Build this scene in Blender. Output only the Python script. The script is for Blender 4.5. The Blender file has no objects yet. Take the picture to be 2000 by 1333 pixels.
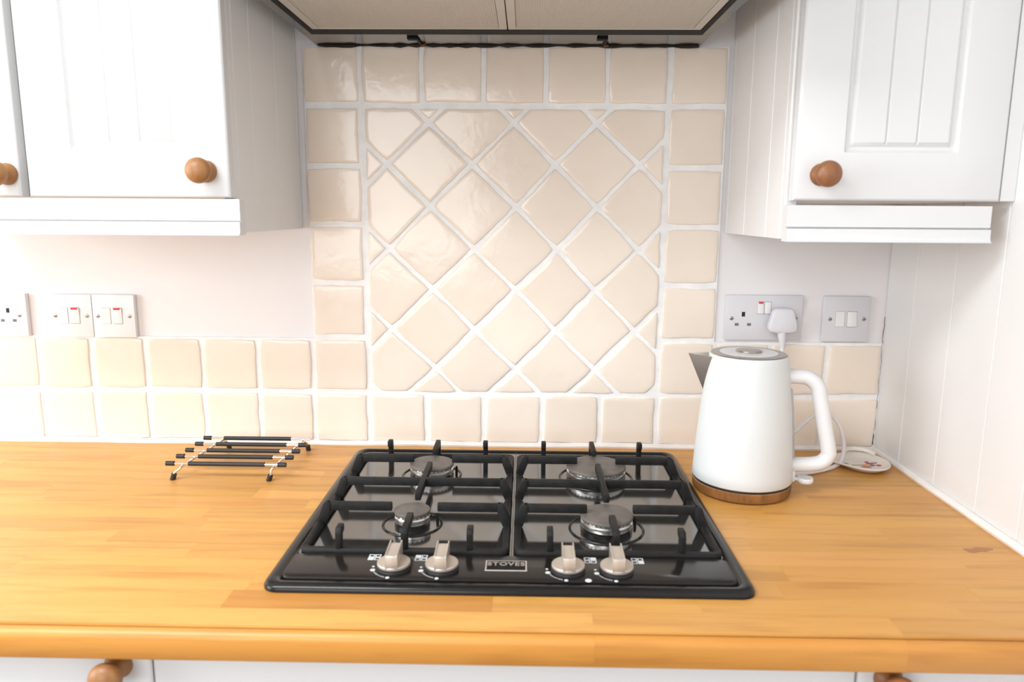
import bpy, bmesh, math, random
from mathutils import Vector, Matrix

# ------------------------------------------------------------------ camera
# Scene coordinates: worktop surface at z = 0 in the helpers, lifted by Z0 so the floor lies at z = 0.
# X runs to the right along the tiled wall, Y = 0 is the tile face and the room lies towards -Y.
Z0 = 0.90
S = bpy.context.scene
COL = S.collection

cam_d = bpy.data.cameras.new('camera')
cam = bpy.data.objects.new('camera', cam_d)
COL.objects.link(cam)
cr = Vector((0.99979372, 0.01932243, 0.00625713))
cu = Vector((-0.00947696, 0.17133928, 0.9851665))
cf = Vector((-0.01796371, 0.98502259, -0.17148706))
cl = Vector((0.2915, -1.3726, 0.4455 + Z0))
cam.matrix_world = Matrix(((cr.x, cu.x, -cf.x, cl.x), (cr.y, cu.y, -cf.y, cl.y), (cr.z, cu.z, -cf.z, cl.z), (0, 0, 0, 1)))
cam_d.sensor_width = 36.0
cam_d.lens = 1446.48 / 2000 * 36.0
cam_d.clip_start = 0.02
cam_d.dof.use_dof = True
cam_d.dof.focus_distance = 1.33
cam_d.dof.aperture_fstop = 4.5
S.camera = cam

# ------------------------------------------------------------------ light
S.view_settings.view_transform = 'Standard'
S.view_settings.look = 'None'
S.view_settings.gamma = 1.0
S.view_settings.use_curve_mapping = False
S.view_settings.exposure = 0.08
world = bpy.data.worlds.new('daylight')
S.world = world
world.use_nodes = True
world.node_tree.nodes['Background'].inputs[0].default_value = (0.92, 0.96, 1.0, 1)
world.node_tree.nodes['Background'].inputs[1].default_value = 1.0


def area(name, loc, target, sx, sy, power, color):
    l = bpy.data.lights.new(name, 'AREA')
    l.shape = 'RECTANGLE'
    l.size, l.size_y = sx, sy
    l.energy = power
    l.color = color
    o = bpy.data.objects.new(name, l)
    COL.objects.link(o)
    o.location = (loc[0], loc[1], loc[2] + Z0)
    d = Vector(target) - Vector(loc)
    o.rotation_euler = d.to_track_quat('-Z', 'Y').to_euler()
    return o


# daylight entering by the side window and by the window behind the photographer
area('window_daylight', (-2.33, -1.35, 0.62), (0.0, -1.35, 0.62), 1.5, 1.25, 42, (0.93, 0.97, 1.0))
area('rear_window_daylight', (-0.75, -3.33, 0.70), (-0.75, 0.0, 0.70), 1.5, 1.20, 27, (0.93, 0.97, 1.0))
# unseen soft light added under the ceiling to brighten surfaces from above
area('ceiling_fill_light', (-0.80, -1.40, 1.455), (-0.80, -1.40, 0.0), 1.18, 0.58, 37, (0.95, 0.98, 1.0))

# ------------------------------------------------------------------ materials
MATS = {}


class N:
    def __init__(self, name):
        self.m = bpy.data.materials.new(name)
        self.m.use_nodes = True
        self.t = self.m.node_tree
        self.b = self.t.nodes['Principled BSDF']

    def n(self, typ, **kw):
        x = self.t.nodes.new(typ)
        for k, v in kw.items():
            if k.startswith('i_'):
                x.inputs[k[2:].replace('_', ' ')].default_value = v
            else:
                setattr(x, k, v)
        return x

    def l(self, a, ao, b, bi):
        self.t.links.new(a.outputs[ao], b.inputs[bi])

    def coords(self, scale=(1, 1, 1), rand=False):
        tc = self.n('ShaderNodeTexCoord')
        mp = self.n('ShaderNodeMapping')
        mp.inputs['Scale'].default_value = scale
        if rand:
            oi = self.n('ShaderNodeObjectInfo')
            mu = self.n('ShaderNodeVectorMath', operation='SCALE')
            co = self.n('ShaderNodeCombineXYZ')
            self.l(oi, 'Random', co, 0)
            self.l(oi, 'Random', co, 1)
            self.l(oi, 'Random', co, 2)
            self.l(co, 0, mu, 0)
            mu.inputs['Scale'].default_value = 13.7
            ad = self.n('ShaderNodeVectorMath', operation='ADD')
            self.l(tc, 'Object', ad, 0)
            self.l(mu, 0, ad, 1)
            self.l(ad, 0, mp, 'Vector')
        else:
            self.l(tc, 'Object', mp, 'Vector')
        return mp

    def noise(self, mp, scale, detail=3, rough=.55, dist=0.0):
        x = self.n('ShaderNodeTexNoise')
        x.inputs['Scale'].default_value = scale
        x.inputs['Detail'].default_value = detail
        x.inputs['Roughness'].default_value = rough
        x.inputs['Distortion'].default_value = dist
        self.l(mp, 0, x, 'Vector')
        return x

    def ramp(self, src, out, stops):
        r = self.n('ShaderNodeValToRGB')
        e = r.color_ramp.elements
        while len(e) < len(stops):
            e.new(0.5)
        for el, (p, c) in zip(e, stops):
            el.position = p
            el.color = (*c, 1) if len(c) == 3 else c
        self.l(src, out, r, 0)
        return r

    def bump(self, src, out, strength, dist=.001):
        b = self.n('ShaderNodeBump')
        b.inputs['Strength'].default_value = strength
        b.inputs['Distance'].default_value = dist
        self.l(src, out, b, 'Height')
        self.l(b, 0, self.b, 'Normal')
        return b


def mat(name, color, rough=.5, metal=0.0, ior=1.5, coat=0.0, bump=None, var=None, spec=.5):
    """plain surface with faint procedural mottling and fine relief"""
    k = N(name)
    b = k.b
    b.inputs['Roughness'].default_value = rough
    b.inputs['Metallic'].default_value = metal
    b.inputs['IOR'].default_value = ior
    b.inputs['Coat Weight'].default_value = coat
    b.inputs['Coat Roughness'].default_value = .05
    b.inputs['Specular IOR Level'].default_value = spec
    mp = k.coords()
    sc, amt = var or (9.0, .03)
    nz = k.noise(mp, sc, 4)
    lo = tuple(max(0, c * (1 - amt)) for c in color)
    hi = tuple(min(1, c * (1 + amt)) for c in color)
    r = k.ramp(nz, 'Fac', [(.3, lo), (.7, hi)])
    k.l(r, 0, b, 'Base Color')
    if bump:
        n2 = k.noise(mp, bump[0], 3)
        k.bump(n2, 'Fac', bump[1], bump[2] if len(bump) > 2 else .001)
    MATS[name] = k.m
    return k


mat('plaster', (.79, .768, .772), .75, bump=(60, .25), var=(5, .02))
mat('ceiling_paint', (.85, .84, .82), .8, bump=(50, .2))
mat('floor_stone', (.20, .165, .135), .5, bump=(30, .3), var=(6, .12))
mat('grout', (.84, .83, .82), .85, bump=(260, .5), var=(28, .07))
mat('caulk', (.84, .81, .78), .45, bump=(120, .2), var=(30, .05))
mat('vinyl_white', (.70, .70, .70), .36, bump=(300, .05, .0003), var=(4, .012))
mat('panel_white', (.76, .75, .742), .38, bump=(200, .06, .0003), var=(6, .02))
mat('plastic_white', (.78, .775, .80), .32, var=(20, .012))
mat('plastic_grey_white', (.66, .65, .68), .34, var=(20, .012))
mat('plastic_rocker', (.80, .785, .78), .28, var=(20, .01))
mat('rocker_gap', (.34, .33, .33), .6)
mat('plastic_red', (.62, .05, .05), .35)
mat('black_slot', (.012, .012, .012), .7)
mat('dark_slot', (.16, .16, .16), .7)
mat('screw_steel', (.42, .40, .38), .32, 1.0)
mat('enamel_black', (.010, .0096, .0092), .18, spec=.30, bump=(90, .03, .0004))
mat('enamel_panel', (.014, .0115, .0105), .16, spec=.25, bump=(90, .03, .0004))
mat('black_glass', (.022, .020, .018), .10, ior=2.7, var=(14, .25))
mat('cast_iron', (.014, .0136, .0132), .55, spec=.22, bump=(420, .5, .0006), var=(60, .35))
mat('burner_cap', (.13, .112, .10), .50, bump=(160, .25, .0005), var=(45, .22))
mat('burner_alloy', (.70, .68, .65), .28, 1.0, bump=(200, .1, .0003), var=(60, .12))
mat('champagne_metal', (.57, .505, .44), .36, .55, bump=(300, .06, .0003), var=(30, .05))
mat('black_rubber', (.014, .014, .015), .5, bump=(300, .15, .0003))
mat('chrome', (.82, .80, .77), .12, 1.0)
mat('print_white', (.78, .80, .82), .5)
mat('badge_silver', (.72, .70, .68), .25, 1.0)
mat('badge_letters', (.42, .40, .38), .35, .6)
mat('badge_black', (.008, .008, .008), .5, spec=.1)
mat('lid_steel', (.50, .465, .43), .30, 1.0, var=(30, .06))
mat('kettle_white', (.665, .685, .685), .42, bump=(500, .04, .0002), var=(6, .01))
mat('kettle_handle_white', (.75, .755, .77), .30, var=(6, .01))
mat('steel_satin', (.70, .65, .60), .30, 1.0, var=(30, .06))
mat('gauge_grey', (.45, .43, .45), .2)
mat('cord_white', (.76, .73, .74), .45, var=(20, .02))
mat('hood_steel', (.18, .172, .16), .14, .95, var=(7, .10))
mat('hood_black', (.006, .006, .006), .5, spec=.1)
mat('dark_sealant', (.02, .014, .011), .8, bump=(120, .5), var=(40, .4))
mat('rust', (.20, .075, .03), .8, bump=(120, .5), var=(60, .3))
mat('crack_dark', (.20, .145, .10), .9, var=(120, .5))
mat('carcass_grey', (.70, .71, .68), .5)


def mat_tile():
    k = N('glazed_tile')
    mp = k.coords(rand=True)
    oi = k.n('ShaderNodeObjectInfo')
    nz = k.noise(mp, 8.0, 3)
    base = k.ramp(oi, 'Random', [(0, (.825, .720, .615)), (.5, (.84, .737, .632)), (1, (.855, .752, .650))])
    v = k.ramp(nz, 'Fac', [(.3, (.95, .94, .93)), (.7, (1, 1, 1))])
    mx = k.n('ShaderNodeMix', data_type='RGBA', blend_type='MULTIPLY')
    mx.inputs[0].default_value = 1.0
    k.l(base, 0, mx, 6)
    k.l(v, 0, mx, 7)
    k.l(mx, 2, k.b, 'Base Color')
    k.b.inputs['Roughness'].default_value = .15
    k.b.inputs['Specular IOR Level'].default_value = .46
    n2 = k.noise(mp, 34.0, 2, .5, .4)
    n3 = k.noise(mp, 170.0, 1)
    ad = k.n('ShaderNodeMath', operation='MULTIPLY_ADD')
    k.l(n3, 'Fac', ad, 0)
    ad.inputs[1].default_value = .10
    k.l(n2, 'Fac', ad, 2)
    k.bump(ad, 0, .22, .0030)
    MATS['glazed_tile'] = k.m


def mat_wood(name, light, dark, rough, scale, streak, use_color=True, axis=0, coat=0.0, contrast=1.0):
    k = N(name)
    sc = [1, 1, 1]
    sc[axis] = streak
    mp = k.coords(tuple(sc), rand=True)
    nz = k.noise(mp, scale, 5, .6, .6)
    fine = k.noise(mp, scale * 5, 3, .6, .2)
    lo = .5 - .24 * contrast
    hi = .5 + .24 * contrast
    base = k.ramp(nz, 'Fac', [(.28, dark), (.72, light)])
    f = k.ramp(fine, 'Fac', [(.33, (.79, .74, .67)), (.52, (1, 1, 1))])
    mx = k.n('ShaderNodeMix', data_type='RGBA', blend_type='MULTIPLY')
    mx.inputs[0].default_value = .8
    k.l(base, 0, mx, 6)
    k.l(f, 0, mx, 7)
    src = mx
    if use_color:
        oi = k.n('ShaderNodeObjectInfo')
        m2 = k.n('ShaderNodeMix', data_type='RGBA', blend_type='MULTIPLY')
        m2.inputs[0].default_value = 1.0
        k.l(mx, 2, m2, 6)
        k.l(oi, 'Color', m2, 7)
        src = m2
    k.l(src, 2, k.b, 'Base Color')
    k.b.inputs['Roughness'].default_value = rough
    k.b.inputs['Coat Weight'].default_value = coat
    k.b.inputs['Coat Roughness'].default_value = .25
    k.bump(fine, 'Fac', .12, .0006)
    MATS[name] = k.m


def mat_filter():
    k = N('filter_mesh')
    mp = k.coords()
    w = k.n('ShaderNodeTexWave', wave_type='BANDS', bands_direction='X')
    w.inputs['Scale'].default_value = 95.0
    k.l(mp, 0, w, 'Vector')
    r = k.ramp(w, 'Fac', [(0, (.50, .46, .41)), (1, (.60, .56, .50))])
    k.l(r, 0, k.b, 'Base Color')
    k.b.inputs['Roughness'].default_value = .55
    k.b.inputs['Metallic'].default_value = .15
    k.bump(w, 'Fac', .35, .0012)
    MATS['filter_mesh'] = k.m
    mat('filter_frame', (.58, .54, .49), .42, .2, var=(12, .04))


def mat_ceramic():
    mat('ceramic_cream', (.80, .745, .67), .22, coat=.3, var=(12, .02))


mat_tile()
mat_wood('worktop_beech', (.685, .358, .092), (.58, .278, .062), .42, 11.0, .085, coat=.10)
mat_wood('knob_pine', (.40, .195, .066), (.27, .112, .034), .42, 16, .25, axis=2)
mat_wood('knob_dark', (.31, .128, .050), (.20, .075, .027), .42, 16, .25, axis=2)
mat_wood('kettle_wood', (.36, .165, .055), (.13, .052, .016), .4, 34, .30, axis=2)
mat_filter()
mat_ceramic()
mat('flower_red', (.50, .05, .12), .35)
mat('flower_orange', (.75, .33, .06), .35)
mat('flower_plum', (.22, .06, .14), .35)
mat('leaf_grey_green', (.45, .42, .30), .35)

# ------------------------------------------------------------------ object helpers
ROOTS = {}


def tag(o, label=None, cat=None, group=None, kind=None):
    if label:
        o['label'] = label
    if cat:
        o['category'] = cat
    if group:
        o['group'] = group
    if kind:
        o['kind'] = kind
    return o


def thing(name, label, cat, loc, group=None, rz=0.0):
    o = bpy.data.objects.new(name, None)
    o.empty_display_size = .03
    COL.objects.link(o)
    o.location = (loc[0], loc[1], loc[2] + Z0)
    o.rotation_euler = (0, 0, rz)
    tag(o, label, cat, group)
    ROOTS[o.name] = Vector(loc)
    return o


def org(o):
    """scene-space origin of an object's mesh coordinates"""
    while o.parent:
        o = o.parent
    return ROOTS[o.name]


class B:
    """collects shapes in a bmesh, given in scene coordinates"""

    def __init__(self):
        self.bm = bmesh.new()

    def box(self, x0, x1, y0, y1, z0, z1, bev=0.0, seg=2):
        t = bmesh.new()
        bmesh.ops.create_cube(t, size=1.0)
        for v in t.verts:
            v.co = Vector(((x0 + x1) / 2 + v.co.x * (x1 - x0), (y0 + y1) / 2 + v.co.y * (y1 - y0), (z0 + z1) / 2 + v.co.z * (z1 - z0)))
        if bev:
            bmesh.ops.bevel(t, geom=list(t.edges), offset=bev, segments=seg, profile=.5, affect='EDGES')
        self.merge(t)
        return self

    def merge(self, t, M=None):
        me = bpy.data.meshes.new('tmp')
        t.to_mesh(me)
        t.free()
        if M is not None:
            me.transform(M)
        self.bm.from_mesh(me)
        bpy.data.meshes.remove(me)
        return self

    def rings(self, rings, cap0=True, cap1=True, close=True):
        """skin a list of equal-length vertex loops"""
        bm = self.bm
        vs = [[bm.verts.new(p) for p in r] for r in rings]
        n = len(vs[0])
        for a, b in zip(vs[:-1], vs[1:]):
            for i in range(n if close else n - 1):
                j = (i + 1) % n
                try:
                    bm.faces.new((a[i], a[j], b[j], b[i]))
                except ValueError:
                    pass
        if cap0:
            bm.faces.new(list(reversed(vs[0])))
        if cap1:
            bm.faces.new(vs[-1])
        return self

    def lathe(self, prof, c=(0, 0, 0), n=40, axis='z', cap0=True, cap1=True, rot=None):
        """prof: (radius, height) pairs"""
        rs = []
        for r, h in prof:
            loop = []
            for i in range(n):
                a = 2 * math.pi * i / n
                p = Vector((r * math.cos(a), r * math.sin(a), h))
                if axis == 'y':      # height towards -Y
                    p = Vector((p.x, -p.z, p.y))
                elif axis == 'x':    # height towards +X
                    p = Vector((p.z, p.x, p.y))
                if rot is not None:
                    p = rot @ p
                loop.append(p + Vector(c))
            rs.append(loop)
        return self.rings(rs, cap0, cap1)

    def tube(self, pts, r, n=12, caps=True, sx=1.0):
        pts = [Vector(p) for p in pts]
        rs = []
        up = None
        for i, p in enumerate(pts):
            d = (pts[min(i + 1, len(pts) - 1)] - pts[max(i - 1, 0)]).normalized()
            if up is None:
                up = Vector((0, 0, 1)) if abs(d.z) < .9 else Vector((0, 1, 0))
            s = d.cross(up).normalized()
            up = s.cross(d).normalized()
            rr = r[i] if isinstance(r, (list, tuple)) else r
            rs.append([p + s * (rr * sx * math.cos(2 * math.pi * k / n)) + up * (rr * math.sin(2 * math.pi * k / n)) for k in range(n)])
        return self.rings(rs, caps, caps)

    def prism(self, poly, a0, a1, axis='y', bev=0.0):
        """extrude a 2D polygon; axis y: poly=(x,z); axis x: poly=(y,z); axis z: poly=(x,y)"""
        f = {'y': lambda p, t: (p[0], t, p[1]), 'x': lambda p, t: (t, p[0], p[1]), 'z': lambda p, t: (p[0], p[1], t)}[axis]
        t = bmesh.new()
        lo = [t.verts.new(f(p, a0)) for p in poly]
        hi = [t.verts.new(f(p, a1)) for p in poly]
        n = len(poly)
        for i in range(n):
            t.faces.new((lo[i], lo[(i + 1) % n], hi[(i + 1) % n], hi[i]))
        t.faces.new(list(reversed(lo)))
        t.faces.new(hi)
        bmesh.ops.recalc_face_normals(t, faces=t.faces)
        if bev:
            bmesh.ops.bevel(t, geom=list(t.edges), offset=bev, segments=2, profile=.5, affect='EDGES')
        return self.merge(t)

    def make(self, name, material, parent=None, smooth=35, loc=None, local=False, **tags):
        bm = self.bm
        bmesh.ops.recalc_face_normals(bm, faces=bm.faces)
        me = bpy.data.meshes.new(name)
        o = bpy.data.objects.new(name, me)
        if parent is not None:
            off = Vector((0, 0, 0)) if local else org(parent)
        else:
            off = Vector(loc) if loc is not None else Vector((0, 0, 0))
        for v in bm.verts:
            v.co -= off
        bm.to_mesh(me)
        bm.free()
        me.materials.append(MATS[material])
        if smooth:
            me.shade_smooth()
            me.set_sharp_from_angle(angle=math.radians(smooth))
        COL.objects.link(o)
        if parent is not None:
            o.parent = parent
        else:
            o.location = (off.x, off.y, off.z + Z0)
            ROOTS[o.name] = off
        tag(o, tags.get('label'), tags.get('cat'), tags.get('group'), tags.get('kind'))
        return o


def rrect(x0, x1, y0, y1, r, z, n=6):
    pts = []
    for cx, cy, a0 in ((x1 - r, y1 - r, 0), (x0 + r, y1 - r, 90), (x0 + r, y0 + r, 180), (x1 - r, y0 + r, 270)):
        for i in range(n + 1):
            a = math.radians(a0 + 90 * i / n)
            pts.append(Vector((cx + r * math.cos(a), cy + r * math.sin(a), z)))
    return pts


def smooth_path(ctrl, sub=8):
    """Catmull-Rom through the control points"""
    p = [Vector(c) for c in ctrl]
    p = [p[0] * 2 - p[1]] + p + [p[-1] * 2 - p[-2]]
    out = []
    for i in range(1, len(p) - 2):
        for s in range(sub):
            t = s / sub
            a, b, c, d = p[i - 1], p[i], p[i + 1], p[i + 2]
            out.append(.5 * ((2 * b) + (c - a) * t + (2 * a - 5 * b + 4 * c - d) * t * t + (3 * b - a - 3 * c + d) * t ** 3))
    out.append(p[-2])
    return out


# ------------------------------------------------------------------ room shell
FZ, CZ = -0.90, 1.50
LX, RX, RY = -2.45, 0.972, -3.45
B().box(LX - .1, RX + .3, RY - .1, .2, FZ - .1, FZ).make('floor', 'floor_stone', kind='structure')
B().box(LX - .1, RX + .3, RY - .1, .2, CZ, CZ + .1).make('ceiling', 'ceiling_paint', kind='structure')
wall_back = B().box(LX - .1, RX + .3, .006, .11, FZ, CZ).make('wall_back', 'plaster', kind='structure')
# side wall with its window opening (y -2.1..-.6, z 0..1.25)
b = B()
b.box(LX - .1, LX, -2.1, -.6, FZ, -.005)
b.box(LX - .1, LX, -2.1, -.6, 1.245, CZ)
b.box(LX - .1, LX, RY, -2.1, FZ, CZ)
b.box(LX - .1, LX, -.6, .006, FZ, CZ)
b.make('wall_left', 'plaster', kind='structure')
b = B()
b.box(LX, -1.5, RY - .1, RY, FZ, CZ)
b.box(0.0, RX, RY - .1, RY, FZ, CZ)
b.box(-1.5, 0.0, RY - .1, RY, 1.30, CZ)
b.box(-1.5, 0.0, RY - .1, RY, FZ, .08)
b.make('wall_rear', 'plaster', kind='structure')
b = B()
for y0, y1 in ((-2.1, -2.05), (-1.375, -1.325), (-.65, -.6)):
    b.box(LX - .07, LX - .02, y0, y1, -.005, 1.245, .004)
for z0, z1 in ((-.005, .045), (1.195, 1.245)):
    b.box(LX - .07, LX - .02, -2.1, -.6, z0, z1, .004)
b.make('window_1', 'vinyl_white', kind='structure')
b = B()
for x0, x1 in ((-1.5, -1.44), (-.78, -.72), (-.06, 0.0)):
    b.box(x0, x1, RY - .07, RY - .02, .08, 1.30, .004)
for z0, z1 in ((.08, .14), (1.24, 1.30)):
    b.box(-1.5, 0.0, RY - .07, RY - .02, z0, z1, .004)
b.make('window_2', 'vinyl_white', kind='structure')

# boarded side wall at the right-hand end of the worktop
wall_right = B().box(RX, RX + .1, RY, .006, FZ, CZ).make('wall_right', 'panel_white', kind='structure')
edges = [.006, -.093, -.207, -.321, -.4165, -.527, -.637, -.747, -.857, -.967]
for ya, yb in zip(edges[:-1], edges[1:]):
    g = .0022
    poly = [(ya, RX), (ya, RX - .0085), (ya - g, RX - .012), (yb + g, RX - .012), (yb, RX - .0085), (yb, RX)]
    b = B()
    b.prism([(p[1], p[0]) for p in poly], .0, 1.495, 'z')
    b.make('board', 'panel_white', wall_right)

# ------------------------------------------------------------------ tiles on the back wall
R = random.Random(11)
b = B()
b.box(-.1085, .6455, .0022, .0065, .0, .7335)
b.box(-1.172, -.1085, .0022, .0065, .0, .2085)
b.box(.6455, .9605, .0022, .0065, .0, .2085)
b.make('grout_bed', 'grout', wall_back)


def offset_poly(poly, d):
    """inset a convex counter-clockwise polygon"""
    n = len(poly)
    out = []
    for i in range(n):
        p0, p1, p2 = Vector(poly[i - 1]), Vector(poly[i]), Vector(poly[(i + 1) % n])
        d1, d2 = (p1 - p0).normalized(), (p2 - p1).normalized()
        n1, n2 = Vector((-d1.y, d1.x)), Vector((-d2.y, d2.x))
        a1, a2 = p1 + n1 * d, p1 + n2 * d
        cr_ = d1.x * d2.y - d1.y * d2.x
        if abs(cr_) < 1e-4:
            out.append(a1)
            continue
        t = ((a2.x - a1.x) * d2.y - (a2.y - a1.y) * d2.x) / cr_
        out.append(a1 + d1 * t)
    return out


def area2(poly):
    return .5 * sum(poly[i - 1][0] * poly[i][1] - poly[i][0] * poly[i - 1][1] for i in range(len(poly)))


def clip(poly, x0, x1, z0, z1):
    def cut(ps, inside, inter):
        o = []
        for i in range(len(ps)):
            a, c = ps[i - 1], ps[i]
            if inside(c):
                if not inside(a):
                    o.append(inter(a, c))
                o.append(c)
            elif inside(a):
                o.append(inter(a, c))
        return o

    def ix(x):
        return lambda a, c: Vector((x, a[1] + (c[1] - a[1]) * (x - a[0]) / (c[0] - a[0])))

    def iz(z):
        return lambda a, c: Vector((a[0] + (c[0] - a[0]) * (z - a[1]) / (c[1] - a[1]), z))
    ps = [Vector(p) for p in poly]
    for ins, it in ((lambda p: p[0] >= x0, ix(x0)), (lambda p: p[0] <= x1, ix(x1)), (lambda p: p[1] >= z0, iz(z0)), (lambda p: p[1] <= z1, iz(z1))):
        if ps:
            ps = cut(ps, ins, it)
    return ps


def tile(poly, wob=.0013, seg=5):
    """hand-made glazed tile: wavering outline, soft arris, slightly pillowed face"""
    pts = []
    n = len(poly)
    for i in range(n):
        a, c = Vector(poly[i]), Vector(poly[(i + 1) % n])
        d = c - a
        nn = Vector((-d.y, d.x)).normalized()
        m = seg if d.length > .05 else 3
        bow = R.uniform(-.0016, .0018)
        for s in range(m):
            t = s / m
            if s == 0:
                dd = (Vector(poly[i]) - Vector(poly[i - 1])).normalized()
                pts.append(a + (d.normalized() - dd) * .0012)
            else:
                pts.append(a + d * t + nn * (bow * math.sin(math.pi * t) + R.uniform(-wob, wob) * .8) * min(1, d.length / .09))
    cx = sum(p.x for p in pts) / len(pts)
    cz = sum(p.y for p in pts) / len(pts)
    tx, tz = R.uniform(-.006, .006), R.uniform(-.006, .006)
    lift = R.uniform(-.0004, .0004)

    def ring(ins, y, tilt=True):
        out = []
        for p in pts:
            v = Vector((cx, cz)) - p
            l = v.length
            q = p + v * min(.34, ins / max(l, 1e-6))
            yy = y + (lift + tx * (q.x - cx) + tz * (q.y - cz) if tilt else 0)
            out.append(Vector((q.x, yy, q.y)))
        return out
    rs = [ring(0, .0055, False), ring(0, .0016), ring(.0006, .0004), ring(.0016, 0.0), ring(.008, -.0002)]
    # central face
    ctr = [Vector((cx + (p.x - cx) * .45, -.0004 + lift + tx * (p.x - cx) * .45 + tz * (p.z - cz) * .45, cz + (p.z - cz) * .45)) for p in rs[0]]
    rs.append(ctr)
    b_ = B().rings(rs)
    return b_.make('tile', 'glazed_tile', wall_back, smooth=80)


def rect_tile(x0, x1, z0, z1, g=.0047):
    j = lambda: R.uniform(-.0011, .0011)
    tile([(x0 + g + j(), z0 + g + j()), (x1 - g + j(), z0 + g + j()), (x1 - g + j(), z1 - g + j()), (x0 + g + j(), z1 - g + j())])


cols = [-.112, -.0065, .104, .2135, .324, .4335, .5425, .6475]
rows = [.003, .104, .2095, .3145, .4205, .526, .632, .7375]
for r_ in range(7):
    for c_ in range(7):
        if 2 <= r_ <= 5 and 1 <= c_ <= 5 or (r_ == 1 and 1 <= c_ <= 5):
            continue
        rect_tile(cols[c_], cols[c_ + 1], rows[r_], rows[r_ + 1])
lj = [-.112, -.2165, -.324, -.431, -.5355, -.638, -.743, -.849, -.955, -1.061, -1.167]
for xa, xb in zip(lj[1:], lj[:-1]):
    rect_tile(xa, xb, .003, .1045)
    rect_tile(xa, xb, .1045, .209)
for xa, xb in ((.6475, .7505), (.7505, .8565), (.8565, .9615)):
    rect_tile(xa, xb, .003, .1045)
    rect_tile(xa, xb, .1045, .209)
# diagonal field: lattice of grout crossings, measured on the wall
even = {'Z': None, 'A': [-.040, .1143, .2672, .4156, .566], 'C': [-.040, .1152, .2724, .4196, .571], 'E': [-.038, .1175, .2713, .4183, .570], 'G': [-.033, .1220, .2723, .4221, .573]}
odd = {'B': [-.117, .0380, .1922, .3421, .4940, .645], 'D': [-.117, .0388, .1955, .3474, .4971, .648], 'F': [-.116, .0398, .1952, .3460, .4943, .645]}
zz = {'Y': .752, 'Z': .6775, 'A': .603, 'B': .5302, 'C': .4548, 'D': .378, 'E': .3037, 'F': .2275, 'G': .153, 'H': .0785, 'I': .004}
seqr = ['Y', 'Z', 'A', 'B', 'C', 'D', 'E', 'F', 'G', 'H', 'I']
xs = dict(even)
xs.update(odd)
xs['Z'] = odd['B']
xs['H'] = odd['F']
xs['Y'] = even['A']
xs['I'] = even['G']
is_even = lambda k_: k_ in 'YACEGI'
FX0, FX1, FZ0, FZ1 = .0005 - .004, .5365 + .004, .1075 - .004, .6268 + .004
for q in range(1, len(seqr) - 1):
    k_, up_, dn_ = seqr[q], seqr[q - 1], seqr[q + 1]
    L = xs[k_]
    for i in range(len(L) - 1):
        oi_ = i + 1 if is_even(k_) else i
        if oi_ >= len(xs[up_]) or oi_ >= len(xs[dn_]):
            continue
        poly = [(L[i], zz[k_]), (xs[dn_][oi_], zz[dn_]), (L[i + 1], zz[k_]), (xs[up_][oi_], zz[up_])]
        cpoly = clip(poly, FX0, FX1, FZ0, FZ1)
        if len(cpoly) < 3:
            continue
        # drop near-duplicate corners
        c2 = []
        for p in cpoly:
            if not c2 or (p - c2[-1]).length > .004:
                c2.append(p)
        if (c2[0] - c2[-1]).length < .004:
            c2.pop()
        if len(c2) < 3 or area2(c2) < .00016:
            continue
        ip = offset_poly(c2, .0039)
        if area2(ip) < .00006:
            continue
        tile(ip, .0013)

# white mastic beads
B().tube([(x, -.0025 + .0006 * math.sin(x * 31), .0035 + .0008 * math.sin(x * 17)) for x in [-1.2 + i * .03 for i in range(73)]], .0058, 8).make('trim_1', 'caulk', kind='structure', label='white mastic bead between tiles and wooden worktop')
B().tube([(.9572 + .0004 * math.sin(y * 40), y, .0045) for y in [-.002 - i * .03 for i in range(22)]], .0062, 8).make('trim_2', 'caulk', kind='structure', label='white mastic bead along the boarded right wall')
# crack in the corner beside the tiles
cz_ = [.012 + i * .0082 for i in range(31)]
rr = random.Random(4)
lo_ = []
hi_ = []
for z in cz_:
    w = .0011 if z < .035 else rr.uniform(.00005, .00035)
    x = .9580 + .006 * (.1 - z) * 0 + rr.uniform(-.0013, .0013)
    lo_.append((x - w, z))
    hi_.append((x + w, z))
B().prism(lo_ + hi_[::-1], .0016, .0030, 'y').make('crack', 'crack_dark', wall_back)

# ------------------------------------------------------------------ worktop of glued staves
wt = thing('worktop', 'oiled beech butcher-block worktop with a moulded front edge', 'worktop', (0.0, -.3, 0.0))
YF = -.6362
ry = [0.0055, -.0274, -.0684, -.1094, -.1504, -.1914, -.2324, -.2734, -.3144, -.3554, -.3964, -.4374, -.4784, -.5194, -.5604, -.6014]
R2 = random.Random(29)
WX0, WX1 = -1.20, .9585
fixed = {len(ry) - 2: [-.36, -.0532, .2566, .4956, .7901], 12: [-.3548, .10, .62], 11: [-.1509, .3, .56, .86], 10: [-.2778, .2, .60], 9: [-.1691, .3, .55, .80], 8: [-.1827, .25, .62], 13: [-.0394, .35, .60, .83]}
tones = {(len(ry) - 2, 3): (.84, .75, .66), (len(ry) - 2, 4): (1.03, 1.04, 1.0), (len(ry) - 2, 2): (1.03, 1.03, 1.0), (len(ry) - 2, 6): (.93, .89, .9)}


def stave_ends(i):
    if i in fixed:
        xs_ = [WX0, -.78] + [x for x in fixed[i]] + [WX1]
    else:
        xs_ = [WX0]
        x = WX0 + R2.uniform(.1, .4)
        while x < WX1 - .1:
            xs_.append(x)
            x += R2.uniform(.22, .52)
        xs_.append(WX1)
    return xs_


def tone():
    v = R2.gauss(1.0, .035)
    return (v * R2.uniform(.985, 1.015), v * R2.uniform(.96, 1.02), v * R2.uniform(.92, 1.04), 1)


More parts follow.
